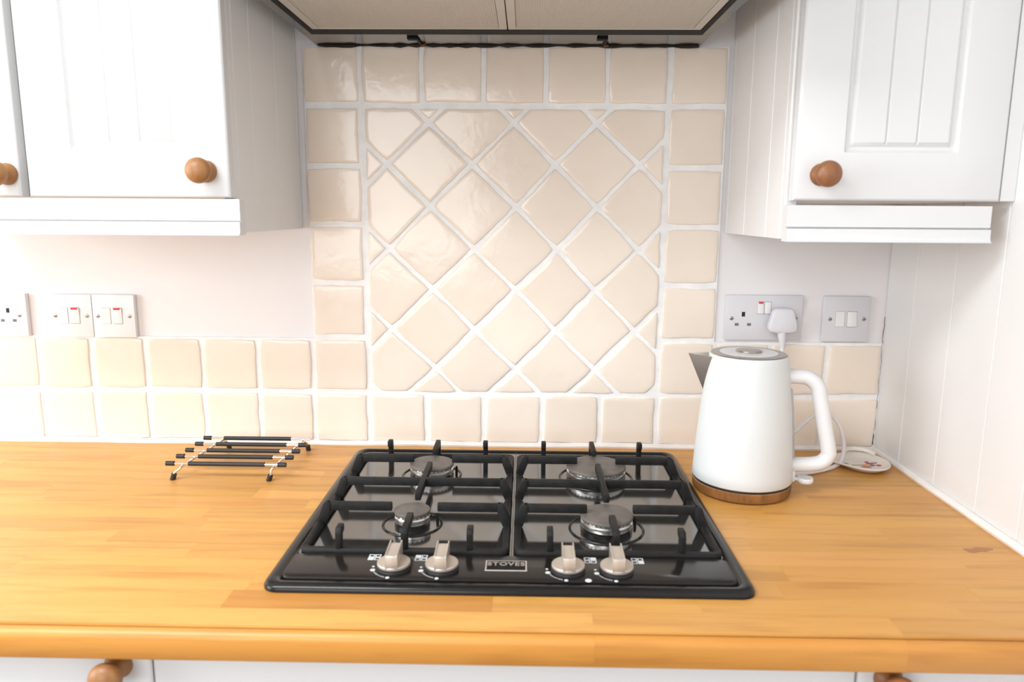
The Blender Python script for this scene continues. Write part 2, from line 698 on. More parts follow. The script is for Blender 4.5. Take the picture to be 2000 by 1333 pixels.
for i in range(len(ry) - 1):
    e = stave_ends(i)
    for q, (xa, xb) in enumerate(zip(e[:-1], e[1:])):
        o = B().box(xa + .00005, xb - .00005, ry[i + 1] + .00005, ry[i] - .00005, -.0362, R2.uniform(-.00008, 0.0)).make('stave', 'worktop_beech', wt, smooth=0)
        t = tones.get((i, q))
        o.color = (*t, 1) if t else tone()
# front row carries the stepped, rounded moulding
fx = [WX0, -.52, -.30, .369, .7008, WX1]
for xa, xb in zip(fx[:-1], fx[1:]):
    o = B().box(xa + .00005, xb - .00005, YF, -.60145, -.0362, 0.0).make('stave', 'worktop_beech', wt, smooth=0)
    o.color = tone()
prof = [(YF - .0001, -.0365), (YF - .0001, -.0062), (YF - .0018, -.0062), (YF - .0024, -.0030)]
for i in range(9):
    a = math.radians(90 * i / 8)
    prof.append((YF - .0024 - .0097 * math.sin(a), -.0127 + .0097 * math.cos(a)))
prof += [(YF - .0121, -.0345), (YF - .0105, -.0365)]
for xa, xb in zip(fx[:-1], fx[1:]):
    o = B().prism(prof, xa + .00005, xb - .00005, 'x').make('edge_moulding', 'worktop_beech', wt, smooth=40, label='darker rounded front moulding')
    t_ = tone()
    o.color = (t_[0] * .89, t_[1] * .76, t_[2] * .56, 1)  # darker, more orange tone stands in for part of the front edge's shading
# dark strip laid in the routed groove in place of its shade
o = B().box(WX0, WX1, YF - .0019, YF - .0001, -.0064, -.0034).make('groove_shade', 'worktop_beech', wt, smooth=0, label='dark strip standing in for shade in the routed groove')
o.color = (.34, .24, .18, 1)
# dark knot in the right-hand boards
kp = []
for i in range(18):
    a = 2 * math.pi * i / 18
    r_ = .011 * (1 + .35 * math.sin(2 * a + .6) + .2 * math.sin(5 * a))
    kp.append((.905 + 1.5 * r_ * math.cos(a), -.424 + .8 * r_ * math.sin(a)))
o = B().prism(kp, -.001, .00012, 'z').make('knot', 'worktop_beech', wt, smooth=0, label='dark knot in the wood')
o.color = (.66, .52, .50, 1)

# ------------------------------------------------------------------ cabinet fronts


def panel_door(name, parent, x0, x1, z0, z1, yf, thick=.019, flat=False):
    """wrapped door: rounded outer edge, sunk moulding, grooved centre field"""
    f0, f1, f2, f3 = .064, .0675, .072, .078
    fw = (x1 - x0) - 2 * f3
    gx = [x0 + f3 + fw * k_ for k_ in (1 / 3, 2 / 3)]
    eb = [0, .0008, .002, .0038]
    if not flat:
        eb = eb + [f0, .0658, f1, f2, .075, f3]
    X = sorted(set([x0 + e_ for e_ in eb] + [x1 - e_ for e_ in eb] + ([] if flat else [g_ + d_ for g_ in gx for d_ in (-.0019, -.0006, .0006, .0019)])))
    Zs = sorted(set([z0 + e_ for e_ in eb] + [z1 - e_ for e_ in eb]))

    def depth(x, z):
        e_ = min(x - x0, x1 - x, z - z0, z1 - z)
        if e_ < .0038:
            t = 1 - e_ / .0038
            return .0034 * t * t
        if flat or e_ <= f0 + 1e-6:
            return 0
        if e_ <= f1:
            return .0058 * (e_ - f0) / (f1 - f0)
        if e_ <= f2 + 1e-6:
            return .0058
        if e_ < f3 - 1e-6:
            return .0058 - .0048 * (e_ - f2) / (f3 - f2)
        d_ = .001
        for g_ in gx:
            t = abs(x - g_)
            if t < .0019:
                d_ = max(d_, .001 + .0036 * (1 - t / .0019))
        return d_
    b_ = B()
    bm = b_.bm
    grid = [[bm.verts.new((x, yf + depth(x, z), z)) for x in X] for z in Zs]
    for j in range(len(Zs) - 1):
        for i in range(len(X) - 1):
            bm.faces.new((grid[j][i], grid[j][i + 1], grid[j + 1][i + 1], grid[j + 1][i]))
    per = grid[0][:] + [g_[-1] for g_ in grid[1:]] + grid[-1][-2::-1] + [g_[0] for g_ in grid[-2:0:-1]]
    back = [bm.verts.new((v.co.x, yf + thick, v.co.z)) for v in per]
    n = len(per)
    for i in range(n):
        bm.faces.new((per[i], per[(i + 1) % n], back[(i + 1) % n], back[i]))
    bm.faces.new(back)
    return b_.make(name, 'vinyl_white', parent, smooth=28)


def wood_knob(parent, x, y, z, material='knob_pine', s=1.0):
    prof = [(.0150, 0), (.0152, .002), (.0140, .0048), (.0105, .0085), (.0082, .0125), (.0086, .0155)]
    for i in range(13):
        a = math.radians(-62 + 152 * i / 12)
        prof.append((max(.0006, .0176 * math.cos(a)), .0270 + .0125 * math.sin(a)))
    return B().lathe([(r_ * s, h * s) for r_, h in prof], (x, y, z), 36, 'y').make('knob', material, parent, smooth=50, label='turned wooden knob')


def side_boards(parent, xo, sgn, z0, z1):
    """grooved end panel: xo is the outer face, sgn the outward direction"""
    sp = B()
    sp.box(min(xo - sgn * .016, xo - sgn * .0045), max(xo - sgn * .016, xo - sgn * .0045), -.309, .005, z0, z1)
    sp = sp.make('side_panel', 'panel_white', parent)
    ys = [.005, -.0065, -.1145, -.2255, -.2925, -.309] if sgn > 0 else [.005, -.009, -.1165, -.230, -.293, -.309]
    for ya, yb in zip(ys[:-1], ys[1:]):
        g = .0016
        poly = [(xo - sgn * .0046, ya), (xo - sgn * .0018, ya), (xo, ya - g), (xo, yb + g), (xo - sgn * .0018, yb), (xo - sgn * .0046, yb)]
        B().prism(poly, z0, z1, 'z').make('board', 'panel_white', sp)
    return sp


ZT = 1.14
# left-hand wall units
c1 = thing('wall_cabinet', 'white wall cabinet with grooved door left of the cooker hood, nearest the tiles', 'cabinet', (-.27, -.16, .4135), 'white wall cabinets')
B().box(-.4095, -.1375, -.3085, .005, .4630, ZT, .0008, 1).make('carcass', 'carcass_grey', c1)
side_boards(c1, -.1215, 1, .4135, ZT)
d1 = panel_door('door', c1, -.4045, -.1212, .4630, ZT - .002, -.3300)
wood_knob(d1, -.1525, -.3300, .4985)
c2 = thing('wall_cabinet', 'white wall cabinet cut off by the left edge of the picture', 'cabinet', (-.57, -.16, .4135), 'white wall cabinets')
B().box(-.712, -.4105, -.3085, .005, .4630, ZT, .0008, 1).make('carcass', 'carcass_grey', c2)
d2 = panel_door('door', c2, -.709, -.4165, .4630, ZT - .002, -.3300)
wood_knob(d2, -.4320, -.3300, .4935)


def pelmet(name, label, x0, x1, zb):
    """light pelmet: flat fascia, quirk and rounded bottom bead"""
    p = [(-.310, zb + .050), (-.3285, zb + .050), (-.3290, zb + .0205), (-.3240, zb + .0200), (-.3240, zb + .0186), (-.3315, zb + .0180)]
    for i in range(7):
        a = math.radians(90 * i / 6)
        p.append((-.3345 + .006 * (math.cos(a) - 1) + .003, zb + .008 - .008 * math.sin(a) + (.004 if i == 0 else 0)))
    p.append((-.310, zb))
    return B().prism(p, x0, x1, 'x', 0).make(name, 'vinyl_white', None, smooth=40, loc=((x0 + x1) / 2, -.32, zb), label=label, cat='pelmet', group='light pelmets')


pelmet('pelmet', 'white moulded pelmet under the two left wall cabinets', -.712, -.1095, .4110)
# right-hand wall unit
c3 = thing('wall_cabinet', 'white wall cabinet with darker brown knob right of the cooker hood, above the kettle', 'cabinet', (.80, -.16, .4075), 'white wall cabinets')
B().box(.6690, .9565, -.3085, .005, .4640, ZT, .0008, 1).make('carcass', 'panel_white', c3)
side_boards(c3, .6535, -1, .4105, ZT)
B().box(.9400, .9602, -.3275, -.3090, .4640, ZT - .002, .001, 1).make('filler_strip', 'vinyl_white', c3)
d3 = panel_door('door', c3, .6575, .9385, .4640, ZT - .002, -.3300)
wood_knob(d3, .6925, -.3300, .4985, 'knob_dark')
pelmet('pelmet', 'white moulded pelmet under the right wall cabinet, above the kettle', .6515, .9300, .4075)

# base units below the worktop
FY = -.615


def base_unit(label, x0, x1, knob_x=None, dark=False, wide=False):
    c = thing('base_cabinet', label, 'cabinet', ((x0 + x1) / 2, -.30, -.80), 'white base cabinets')
    B().box(x0 + .001, x1 - .001, FY + .021, -.02, -.80, -.040).make('carcass', 'carcass_grey', c)
    dr = panel_door('drawer_front', c, x0 + .0010, x1 - .0010, -.185, -.0425, FY, flat=True)
    panel_door('door', c, x0 + .0010, x1 - .0010, -.795, -.1885, FY)
    if knob_x is not None:
        wood_knob(dr, knob_x, FY, -.0635, 'knob_dark' if dark else 'knob_pine', 1.06)
    B().box(x0 + .001, x1 - .001, -.56, -.54, -.90, -.80).make('plinth', 'vinyl_white', c)


base_unit('white base drawer unit with wooden knob at lower left, left of the hob', -.729, -.1295, -.1665)
base_unit('wide plain white base unit directly below the hob', -.1295, .6655)
base_unit('white base drawer unit with darker knob at lower right, below the kettle end', .6655, .9590, .6990, True)

# ------------------------------------------------------------------ cooker hood
HX0, HX1, HZ = -.0830, .5930, .7345
hood = thing('cooker_hood', 'grey steel cooker hood with two ribbed filters seen from below', 'cooker hood', ((HX0 + HX1) / 2, -.24, HZ))
b = B()
FB, FF, FS = -.086, -.478, .0165
b.box(HX0, HX1, FB, .0045, HZ, HZ + .006, .0008, 1)
b.box(HX0, HX1, -.50, FF, HZ, HZ + .006, .0008, 1)
b.box(HX0, HX0 + FS, FF, FB, HZ, HZ + .006, .0008, 1)
b.box(HX1 - FS, HX1, FF, FB, HZ, HZ + .006, .0008, 1)
b.make('underside_flange', 'hood_steel', hood)
b = B().box(HX0 + .002, HX1 - .002, -.498, .0040, HZ + .0065, HZ + .16, .002)
b.make('canopy_body', 'hood_steel', hood)
b = B()
ox0, ox1 = HX0 + FS, HX1 - FS
w, wb = .0090, .0310
b.box(ox0, ox1, FB - wb, FB, HZ - .0012, HZ + .006)
b.box(ox0, ox1, FF, FF + w, HZ - .0012, HZ + .006)
b.box(ox0, ox0 + w, FF + w, FB - wb, HZ - .0012, HZ + .006)
b.box(ox1 - w, ox1, FF + w, FB - wb, HZ - .0012, HZ + .006)
b.make('black_seal', 'hood_black', hood, label='black rubber seal around the filters')
mid = .2585
for x0, x1 in ((ox0 + w + .0006, mid - .0009), (mid + .0009, ox1 - w - .0006)):
    y1, y0 = FB - wb - .0006, FF + w + .0006
    m = .0125
    b = B()
    b.box(x0, x1, y1 - .006, y1, HZ - .0006, HZ + .005, .0006, 1)
    b.box(x0, x1, y0, y0 + m, HZ - .0006, HZ + .005, .0006, 1)
    b.box(x0, x0 + m, y0 + m, y1 - .006, HZ - .0006, HZ + .005, .0006, 1)
    b.box(x1 - m, x1, y0 + m, y1 - .006, HZ - .0006, HZ + .005, .0006, 1)
    fl = b.make('filter', 'filter_frame', hood, label='rectangular grease filter')
    B().box(x0 + m + .0008, x1 - m - .0008, y0 + m + .0008, y1 - .0068, HZ + .0006, HZ + .005).make('filter_mesh', 'filter_mesh', fl)
for cx in (.1000, .4190):
    b = B()
    b.box(cx - .012, cx + .006, -.066, -.052, HZ - .0035, HZ, .0006, 1)
    b.box(cx + .002, cx + .007, -.054, -.010, HZ - .0030, HZ, .0006, 1)
    b.make('fixing_clip', 'hood_black', hood)
    B().lathe([(.0045, 0), (.0045, .003), (.002, .004)], (cx + .008, -.012, HZ - .0042), 14).make('fixing_screw', 'rust', hood)
rr = random.Random(8)
pts = [(HX0 + .004 + i * (HX1 - HX0 - .008) / 46, -.0022 + rr.uniform(-.0012, .0012), HZ - .0010 + rr.uniform(-.0010, .0008)) for i in range(47)]
B().tube(pts, [.0022 + rr.uniform(-.0012, .0016) for _ in pts], 8).make('sealant_line', 'dark_sealant', hood, label='dark greasy line where hood meets tiles')

# ------------------------------------------------------------------ gas hob
hob = thing('gas_hob', 'black four-burner gas hob set into the wooden worktop', 'hob', (.275, -.304, 0.0))
X0, X1, Y0, Y1 = -.0205, .5680, -.5665, -.0440
b = B()
rg = [(0, .0002, .020), (0, .0035, .020), (.0012, .0062, .0195), (.0040, .0085, .018), (.0080, .0094, .016), (.0125, .0094, .014), (.0150, .0080, .013), (.0165, .0062, .012)]
b.rings([rrect(X0 + i_, X1 - i_, Y0 + i_, Y1 - i_, r_, z_) for i_, z_, r_ in rg])
body = b.make('rim', 'enamel_black', hob, smooth=50)
PZ = .0064
b = B().rings([rrect(X0 + .0185, X1 - .0185, -.4800, Y1 - .0185, .010, z_) for z_ in (.0055, PZ)])
b.make('burner_plate', 'black_glass', hob, label='glossy black plate under the pan supports')
b = B()
b.rings([rrect(X0 + i_, X1 - i_, Y0 + .0205 + j_, -.4802 - j_, r_, z_) for i_, j_, z_, r_ in ((.017, 0, .0055, .013), (.017, 0, .0078, .013), (.0185, .0015, .0098, .0115), (.021, .004, .0104, .009))])
b.make('control_panel', 'enamel_panel', hob)
CZP = .0104
B().box(.2755, .2765, -.479, -.064, PZ, PZ + .0016).make('divider_strip', 'enamel_black', hob)


def bar(b_, p0, p1, w=.0082, h=.0125, bev=.0018):
    """cast bar whose top runs p0 -> p1"""
    p0, p1 = Vector(p0), Vector(p1)
    d = p1 - p0
    L = d.length
    t = bmesh.new()
    bmesh.ops.create_cube(t, size=1.0)
    for v in t.verts:
        v.co = Vector((v.co.x * L, v.co.y * w, (v.co.z - .5) * h))
    bmesh.ops.bevel(t, geom=list(t.edges), offset=bev, segments=2, profile=.5, affect='EDGES')
    M = Matrix.Translation((p0 + p1) / 2) @ d.to_track_quat('X', 'Z').to_matrix().to_4x4()
    b_.merge(t, M)


TZ = .0415   # top of the fingers
LZ = .0140   # top of the low perimeter rail


def pan_support(x0, x1, cx):
    y0, y1 = -.4785, -.0880
    yb, ym, yf = -.1790, -.2880, -.3860
    w = .0100
    b_ = B()
    # low rounded perimeter
    ro = [rrect(x0 + e_, x1 - e_, y0 + e_, y1 - e_, .013 - e_ * .8, z_) for e_, z_ in ((0, .0080), (0, LZ - .002), (.0018, LZ))]
    ri = [rrect(x0 + w - e_, x1 - w + e_, y0 + w - e_, y1 - w + e_, .006, z_) for e_, z_ in ((.0018, LZ), (0, LZ - .002), (0, .0080))]
    b_.rings(ro + ri + [ro[0]], False, False)
    ps = b_.make('pan_support', 'cast_iron', hob, smooth=45, label='black cast-iron pan support')
    # splayed legs that carry each cross finger out to the rail
    for sx, xe in ((1, x0), (-1, x1)):
        for yy in (yb, ym, yf):
            poly = [(xe + sx * .0190, TZ), (xe + sx * .0120, TZ), (xe + sx * .0095, TZ - .0015), (xe - sx * .0004, LZ + .001), (xe - sx * .0004, .0082), (xe + sx * .0112, .0082), (xe + sx * .0190, TZ - .0125)]
            B().prism([(p[0], p[1]) for p in poly], yy - .0056, yy + .0056, 'y', .0013).make('leg', 'cast_iron', ps)
    # cross fingers
    for yy in (yb, yf):
        bb = B()
        bar(bb, (x0 + .013, yy, TZ), (cx - .031, yy, TZ))
        bb.make('finger', 'cast_iron', ps)
        bb = B()
        bar(bb, (cx + .033, yy, TZ), (x1 - .013, yy, TZ))
        bb.make('finger', 'cast_iron', ps)
    bb = B()
    bar(bb, (x0 + .013, ym, TZ), (x1 - .013, ym, TZ))
    bb.make('cross_bar', 'cast_iron', ps)
    bb = B()
    bar(bb, (cx, -.2130, TZ + .0008), (cx, -.3520, TZ + .0008), .0088)
    bb.make('finger', 'cast_iron', ps)
    # rear and front fingers and nubs, rising off the perimeter

    def nub(x, back, reach, ww=.0082):
        ye = (y1 - .001) if back else (y0 + .001)
        s = -1 if back else 1
        poly = [(ye, LZ - .005), (ye + s * .001, TZ - .006), (ye + s * .004, TZ), (ye + s * reach, TZ), (ye + s * reach, TZ - .010), (ye + s * .012, TZ - .0115), (ye + s * .0105, LZ - .005)]
        B().prism(poly, x - ww / 2, x + ww / 2, 'x', .0014).make('finger', 'cast_iron', ps)
    nub(cx, True, .058)
    nub(cx, False, .058, .0090)
    for dx in (-.0855, .0850):
        nub(cx + dx, True, .018)
        nub(cx + dx, False, .020)
    # rubber feet
    for fx_, fy_ in ((x0 + .006, y0 + .02), (x1 - .006, y0 + .02), (x0 + .006, y1 - .02), (x1 - .006, y1 - .02)):
        B().lathe([(.0042, PZ), (.0042, .009)], (fx_, fy_, 0), 12).make('foot', 'black_rubber', ps)
    return ps


pan_support(.0000, .2735, .1370)
pan_support(.2785, .5495, .4115)


def burner(label, cx, cy, r, dish):
    c = (cx, cy, 0)
    bu = B().lathe([(dish - .0035, PZ), (dish - .0030, PZ + .0014), (dish - .0012, PZ + .0021), (dish, PZ + .0012), (dish + .0004, PZ)], c, 56, cap0=False, cap1=False).make('burner', 'enamel_black', hob, label=label)
    # pedestal, alloy crown with flame slots, cap
    B().lathe([(r * .99, PZ), (r * .99, PZ + .0030), (r * .92, PZ + .0042), (r * .86, PZ + .0056)], c, 48).make('pedestal', 'enamel_black', bu)
    B().lathe([(r * .88, PZ + .0050), (r * .965, PZ + .0062), (r * .985, PZ + .0080), (r * .985, PZ + .0132), (r * .94, PZ + .0148), (r * .94, PZ + .0186)], c, 56).make('crown', 'burner_alloy', bu, label='bright alloy flame crown')
    n = max(14, int(r * 900))
    b_ = B()
    for i in range(n):
        a = 2 * math.pi * i / n
        t = bmesh.new()
        bmesh.ops.create_cube(t, size=1.0)
        for v in t.verts:
            v.co = Vector((v.co.x * .0016 + r * .932, v.co.y * .0012, v.co.z * .0030 + PZ + .0172))
        b_.merge(t, Matrix.Translation(c) @ Matrix.Rotation(a, 4, 'Z'))
    b_.make('flame_slots', 'black_slot', bu, kind='stuff')
    B().lathe([(r * .97, PZ + .0180), (r * 1.0, PZ + .0192), (r * 1.0, PZ + .0212), (r * .985, PZ + .0225), (r * .9, PZ + .0231), (r * .3, PZ + .0235), (.001, PZ + .0235)], c, 56).make('cap', 'burner_cap', bu, label='matt brown-grey burner cap')
    B().lathe([(.0022, PZ), (.0022, PZ + .009), (.0012, PZ + .0115)], (cx + dish * .80, cy + dish * .30, 0), 10).make('igniter', 'cast_iron', bu)


burner('medium burner at the back left', .1362, -.1810, .0368, .0500)
burner('smallest burner at the front left', .1332, -.3800, .0254, .0430)
burner('largest burner at the back right', .4118, -.1845, .0495, .0615)
burner('medium burner at the front right', .4080, -.3880, .0370, .0530)


def knob(cx, sym):
    cy = -.5195
    kn = B().lathe([(.0212, CZP - .0005), (.0212, CZP + .0020), (.0205, CZP + .0026), (.0205, CZP + .0042), (.0196, CZP + .0048)], (cx, cy, 0), 44).make('control_knob', 'black_rubber', hob, label='champagne metal control knob on black collar')
    B().lathe([(.0198, CZP + .0046), (.0206, CZP + .0056), (.0206, CZP + .0078), (.0198, CZP + .0088), (.012, CZP + .0090)], (cx, cy, 0), 48).make('disc', 'champagne_metal', kn)
    # grip: upright blade with a dished top between two thin cheeks
    zt = CZP + .0255
    w = .0076
    poly = [(cy - .0200, CZP + .0080), (cy - .0190, zt - .0010), (cy - .0175, zt), (cy + .0150, zt + .0010), (cy + .0200, zt - .002), (cy + .0200, CZP + .0080)]
    b_ = B()
    b_.prism([(p[0], p[1] if p[1] < zt - .0015 else p[1] - .0012) for p in poly], cx - w + .0008, cx + w - .0008, 'x', .0006)
    ck = [(cy - .0200, CZP + .0080), (cy - .0190, zt - .0010), (cy - .0175, zt), (cy + .0195, zt + .0018), (cy + .0215, zt + .0012), (cy + .0215, CZP + .0080)]
    b_.prism(ck, cx - w, cx - w + .0016, 'x', .0004)
    b_.prism(ck, cx + w - .0016, cx + w, 'x', .0004)
    b_.make('grip', 'champagne_metal', kn)
    # printed dial marks: flame sizes and arc of ticks, burner locator
    b_ = B()
    z = CZP
    for a, r_ in ((176, .0016), (196, .0032), (262, .0024)):
        px, py = cx + .0262 * math.cos(math.radians(a)), cy + .0262 * math.sin(math.radians(a))
        b_.lathe([(r_, z - .0002), (r_, z + .00012)], (px, py, 0), 10)
    for a in range(208, 256, 6):
        px, py = cx + .0255 * math.cos(math.radians(a)), cy + .0255 * math.sin(math.radians(a))
        b_.lathe([(.0008, z - .0002), (.0008, z + .00012)], (px, py, 0), 6)
    b_.make('dial_marks', 'print_white', kn, kind='stuff')
    b_ = B()
    sx = cx - .0295 if cx < .275 else cx + .0295
    sy = -.4925
    for ii, (dx, dy) in enumerate(((-1, 1), (1, 1), (-1, -1), (1, -1))):
        px, py = sx + dx * .0040, sy + dy * .0040
        o_, i_ = .0036, .0024
        if ii == sym:
            b_.box(px - o_, px + o_, py - o_, py + o_, z - .0002, z + .00012)
        else:
            b_.box(px - o_, px + o_, py + i_, py + o_, z - .0002, z + .00012)
            b_.box(px - o_, px + o_, py - o_, py - i_, z - .0002, z + .00012)
            b_.box(px - o_, px - i_, py - i_, py + i_, z - .0002, z + .00012)
            b_.box(px + i_, px + o_, py - i_, py + i_, z - .0002, z + .00012)
    b_.make('burner_locator', 'print_white', kn, kind='stuff')
    return kn


for cx, s_ in ((.1315, 2), (.1910, 0), (.3470, 1), (.4068, 3)):
    knob(cx, s_)
B().lathe([(.0040, CZP - .0002), (.0040, CZP + .00015)], (.3700, -.5450, 0), 14).make('spark_mark', 'print_white', hob)
bd = B().box(.2440, .2965, -.5255, -.4985, CZP - .0005, CZP + .0012, .0005, 1).make('badge', 'badge_silver', hob, label='silver-edged badge')
B().box(.2462, .2943, -.5232, -.5008, CZP + .0010, CZP + .0016, .0002, 1).make('badge_field', 'badge_black', bd)
fc = bpy.data.curves.new('badge_lettering', 'FONT')
fc.body = 'STOVES'
fc.size = .0125
fc.space_character = 1.12
fc.extrude = .0004
fc.offset = .0003
fc.align_x = 'CENTER'
fc.align_y = 'CENTER'
tmp = bpy.data.objects.new('tmp_text', fc)
COL.objects.link(tmp)
bpy.context.view_layer.update()
me = bpy.data.meshes.new_from_object(tmp.evaluated_get(bpy.context.evaluated_depsgraph_get()))
bpy.data.objects.remove(tmp)
bpy.data.curves.remove(fc)
me.name = 'badge_lettering'
me.materials.clear()
me.materials.append(MATS['badge_letters'])
fo = bpy.data.objects.new('badge_lettering', me)
COL.objects.link(fo)
fo.parent = bd
oo = org(hob)
fo.location = (.2703 - oo.x, -.5095 - oo.y, CZP + .0018 - oo.z)

# ------------------------------------------------------------------ kettle
kx, ky = .6480, -.2050
ket = thing('electric_kettle', 'white electric kettle with steel spout and wooden base band', 'kettle', (kx, ky, 0.0), rz=math.radians(-12))


def bodyr(z):
    t = (z - .024) / .197
    return .0790 - .0177 * t + .0020 * math.sin(math.pi * max(0, min(1, t)))


def KB():
    return B()


prof = [(.0750, .0215), (.0780, .0222), (.0790, .0240)]
for i in range(1, 16):
    t = i / 15
    z = .0240 + t * .1970
    r_ = bodyr(z)
    prof.append((r_, z))
prof += [(.0609, .2235), (.0599, .2252), (.0588, .2258)]
KB().lathe(prof, n=72).make('body', 'kettle_white', ket, local=True, smooth=50)
KB().lathe([(.0762, .0180), (.0762, .0218)], n=64).make('shadow_gap', 'black_rubber', ket, local=True)
KB().lathe([(.0730, .0012), (.0762, .0026), (.0778, .0060), (.0784, .0172), (.0772, .0184)], n=72).make('base_band', 'kettle_wood', ket, local=True, label='wood-effect base band')
KB().lathe([(.0710, 0.0), (.0710, .0030)], n=48).make('power_base', 'black_rubber', ket, local=True)
lid = KB().lathe([(.0588, .2240), (.0588, .2262), (.0575, .2274), (.0466, .2282), (.0456, .2278)], n=64).make('lid', 'lid_steel', ket, local=True, label='steel lid ring')
KB().lathe([(.0451, .2270), (.0448, .2282), (.0300, .2286), (.010, .2286)], n=56).make('lid_disc', 'kettle_handle_white', lid, local=True)
KB().lathe([(.0200, .2282), (.0205, .2300), (.0195, .2316), (.0150, .2322)], n=44).make('lid_button', 'lid_steel', lid, local=True)
# spout: V-shaped steel beak on the side away from the handle
b = KB()
bm = b.bm
tip = (-.0975, 0, .2240)


SPB = .162
n = 7
rowsv = []
for j in range(n + 1):
    t = j / n
    z = SPB + t * (.2215 - SPB)
    half = .0030 + .0215 * t
    reach = bodyr(z) + t * (.0945 - bodyr(.2215)) + .0004
    xi = -math.sqrt(max(bodyr(z) ** 2 - half ** 2, 1e-6)) + .0015
    zt_ = z
    rowsv.append([Vector((xi, -half, zt_)), Vector((-reach + .0015, -.0018, zt_ + .0005 * t)), Vector((-reach + .0015, .0018, zt_ + .0005 * t)), Vector((xi, half, zt_))])
vo = [[bm.verts.new(p) for p in r_] for r_ in rowsv]
inn = []
for r_ in rowsv:
    c_ = Vector((-(bodyr(r_[0].z)) + .003, 0, r_[0].z))
    inn.append([bm.verts.new(p + (c_ - p).normalized() * min(.0016, (c_ - p).length * .5)) for p in r_])
for a_, c_ in zip(vo[:-1], vo[1:]):
    for i in range(3):
        bm.faces.new((a_[i], a_[i + 1], c_[i + 1], c_[i]))
for a_, c_ in zip(inn[:-1], inn[1:]):
    for i in range(3):
        bm.faces.new((a_[i + 1], a_[i], c_[i], c_[i + 1]))
for i in range(3):
    bm.faces.new((vo[-1][i], vo[-1][i + 1], inn[-1][i + 1], inn[-1][i]))
    bm.faces.new((vo[0][i + 1], vo[0][i], inn[0][i], inn[0][i + 1]))
b.make('spout', 'steel_satin', ket, local=True, smooth=30, label='pointed steel spout')
# handle
hp = smooth_path([(.054, 0, .1920), (.076, 0, .1925), (.0930, 0, .1905), (.1065, 0, .1780), (.1125, 0, .1560), (.1215, 0, .1150), (.1295, 0, .0790), (.1300, 0, .0665), (.1215, 0, .0550), (.1050, 0, .0500), (.0720, 0, .0470)], 6)
KB().tube(hp, .0118, 16, sx=1.05).make('handle', 'kettle_handle_white', ket, local=True, smooth=60)
KB().prism([(bodyr(.060) - .004, .060), (bodyr(.060) + .0028, .061), (bodyr(.115) + .0030, .115), (bodyr(.172) + .0028, .171), (bodyr(.172) - .004, .172)], -.0075, .0075, 'y', .0012).make('water_gauge', 'gauge_grey', ket, local=True)
lv = KB()
lv.box(.0680, .0825, -.0090, .0090, .0200, .0400, .003)
lv = lv.make('switch_mount', 'kettle_handle_white', ket, local=True)
b = KB()
b.lathe([(.0118, .0195), (.0130, .0215), (.0130, .0255), (.0118, .0275), (.0100, .0272), (.0090, .0268)], (.0985, 0, 0), 32)
b.box(.0800, .0900, -.0045, .0045, .0220, .0268, .0012)
b.make('switch_lever', 'kettle_handle_white', lv, local=True, label='round white switch lever')

# ------------------------------------------------------------------ plug and cord
pg = thing('power_plug', 'white three-pin plug with grey-white flex, pushed into the double socket behind the kettle', 'plug', (.7645, -.02, .243))
pl = []
for x, z in ((-.0130, .0310), (.0130, .0310), (.0190, .0270), (.0262, .0020), (.0270, -.0060), (.0240, -.0120), (.0140, -.0140), (-.0140, -.0140), (-.0240, -.0120), (-.0270, -.0060), (-.0262, .0020), (-.0190, .0270)):
    pl.append((.7635 + x * .96, .2440 + z))
B().prism(pl, -.0080, -.0245, 'y', .0022).make('plug_body', 'plastic_grey_white', pg, smooth=50)
B().tube([(.7635, -.016, .2310), (.7645, -.017, .2220), (.7655, -.018, .2120), (.7660, -.019, .2020)], [.0085, .0075, .0060, .0050], 12).make('strain_relief', 'plastic_grey_white', pg)
cp = smooth_path([(.7660, -.019, .2030), (.7640, -.022, .170), (.7550, -.040, .110), (.7480, -.062, .055), (.7550, -.072, .040), (.7764, -.070, .0520), (.8140, -.064, .0850), (.8400, -.062, .0915), (.8620, -.066, .0680), (.8690, -.075, .0330), (.8600, -.088, .0080), (.8420, -.105, .0042), (.8180, -.122, .0040), (.7900, -.136, .0040), (.7560, -.148, .0040), (.7240, -.166, .0040)], 8)
B().tube(cp, .0036, 10).make('flex', 'cord_white', pg, smooth=80)

# ------------------------------------------------------------------ sockets and switches


def rocker(parent, cx, cz, yf, w=.0105, h=.0165, red=False, flip=1):
    """tilted rocker over a grey plate that paints the shade round its edge"""
    B().box(cx - w - .0006, cx + w + .0006, yf - .0001, yf + .001, cz - h - .0006, cz + h + .0006).make('rocker_shade_plate', 'rocker_gap', parent)  # grey plate drawn as the shaded gap around the rocker
    rk = B()
    poly = [(yf + .001, cz - h), (yf - .0030 if flip > 0 else yf - .0008, cz - h + .0006), (yf - .0012, cz + .001), (yf - .0008 if flip > 0 else yf - .0030, cz + h - .0006), (yf + .001, cz + h)]
    rk.prism(poly, cx - w, cx + w, 'x', .0004)
    rk = rk.make('rocker', 'plastic_rocker', parent)
    if red:
        B().box(cx - w * .72, cx + w * .72, yf - .0033 if flip < 0 else yf - .0015, yf - .0004, cz + h - .0034, cz + h + .0002).make('red_flash', 'plastic_red', rk)
    return rk


def screw(parent, x, z, yf):
    s = B().lathe([(.0036, -.001), (.0036, .0006), (.0028, .0011)], (x, yf, z), 16, 'y').make('screw', 'screw_steel', parent)
    B().box(x - .0031, x + .0031, yf - .0014, yf - .0009, z - .0005, z + .0005).make('slot', 'black_slot', s)


def plate(parent, x0, x1, z0, z1, yf, material):
    return B().prism([(x0, z0), (x1, z0), (x1, z1), (x0, z1)], .0060, yf, 'y', .0014).make('face_plate', material, parent)


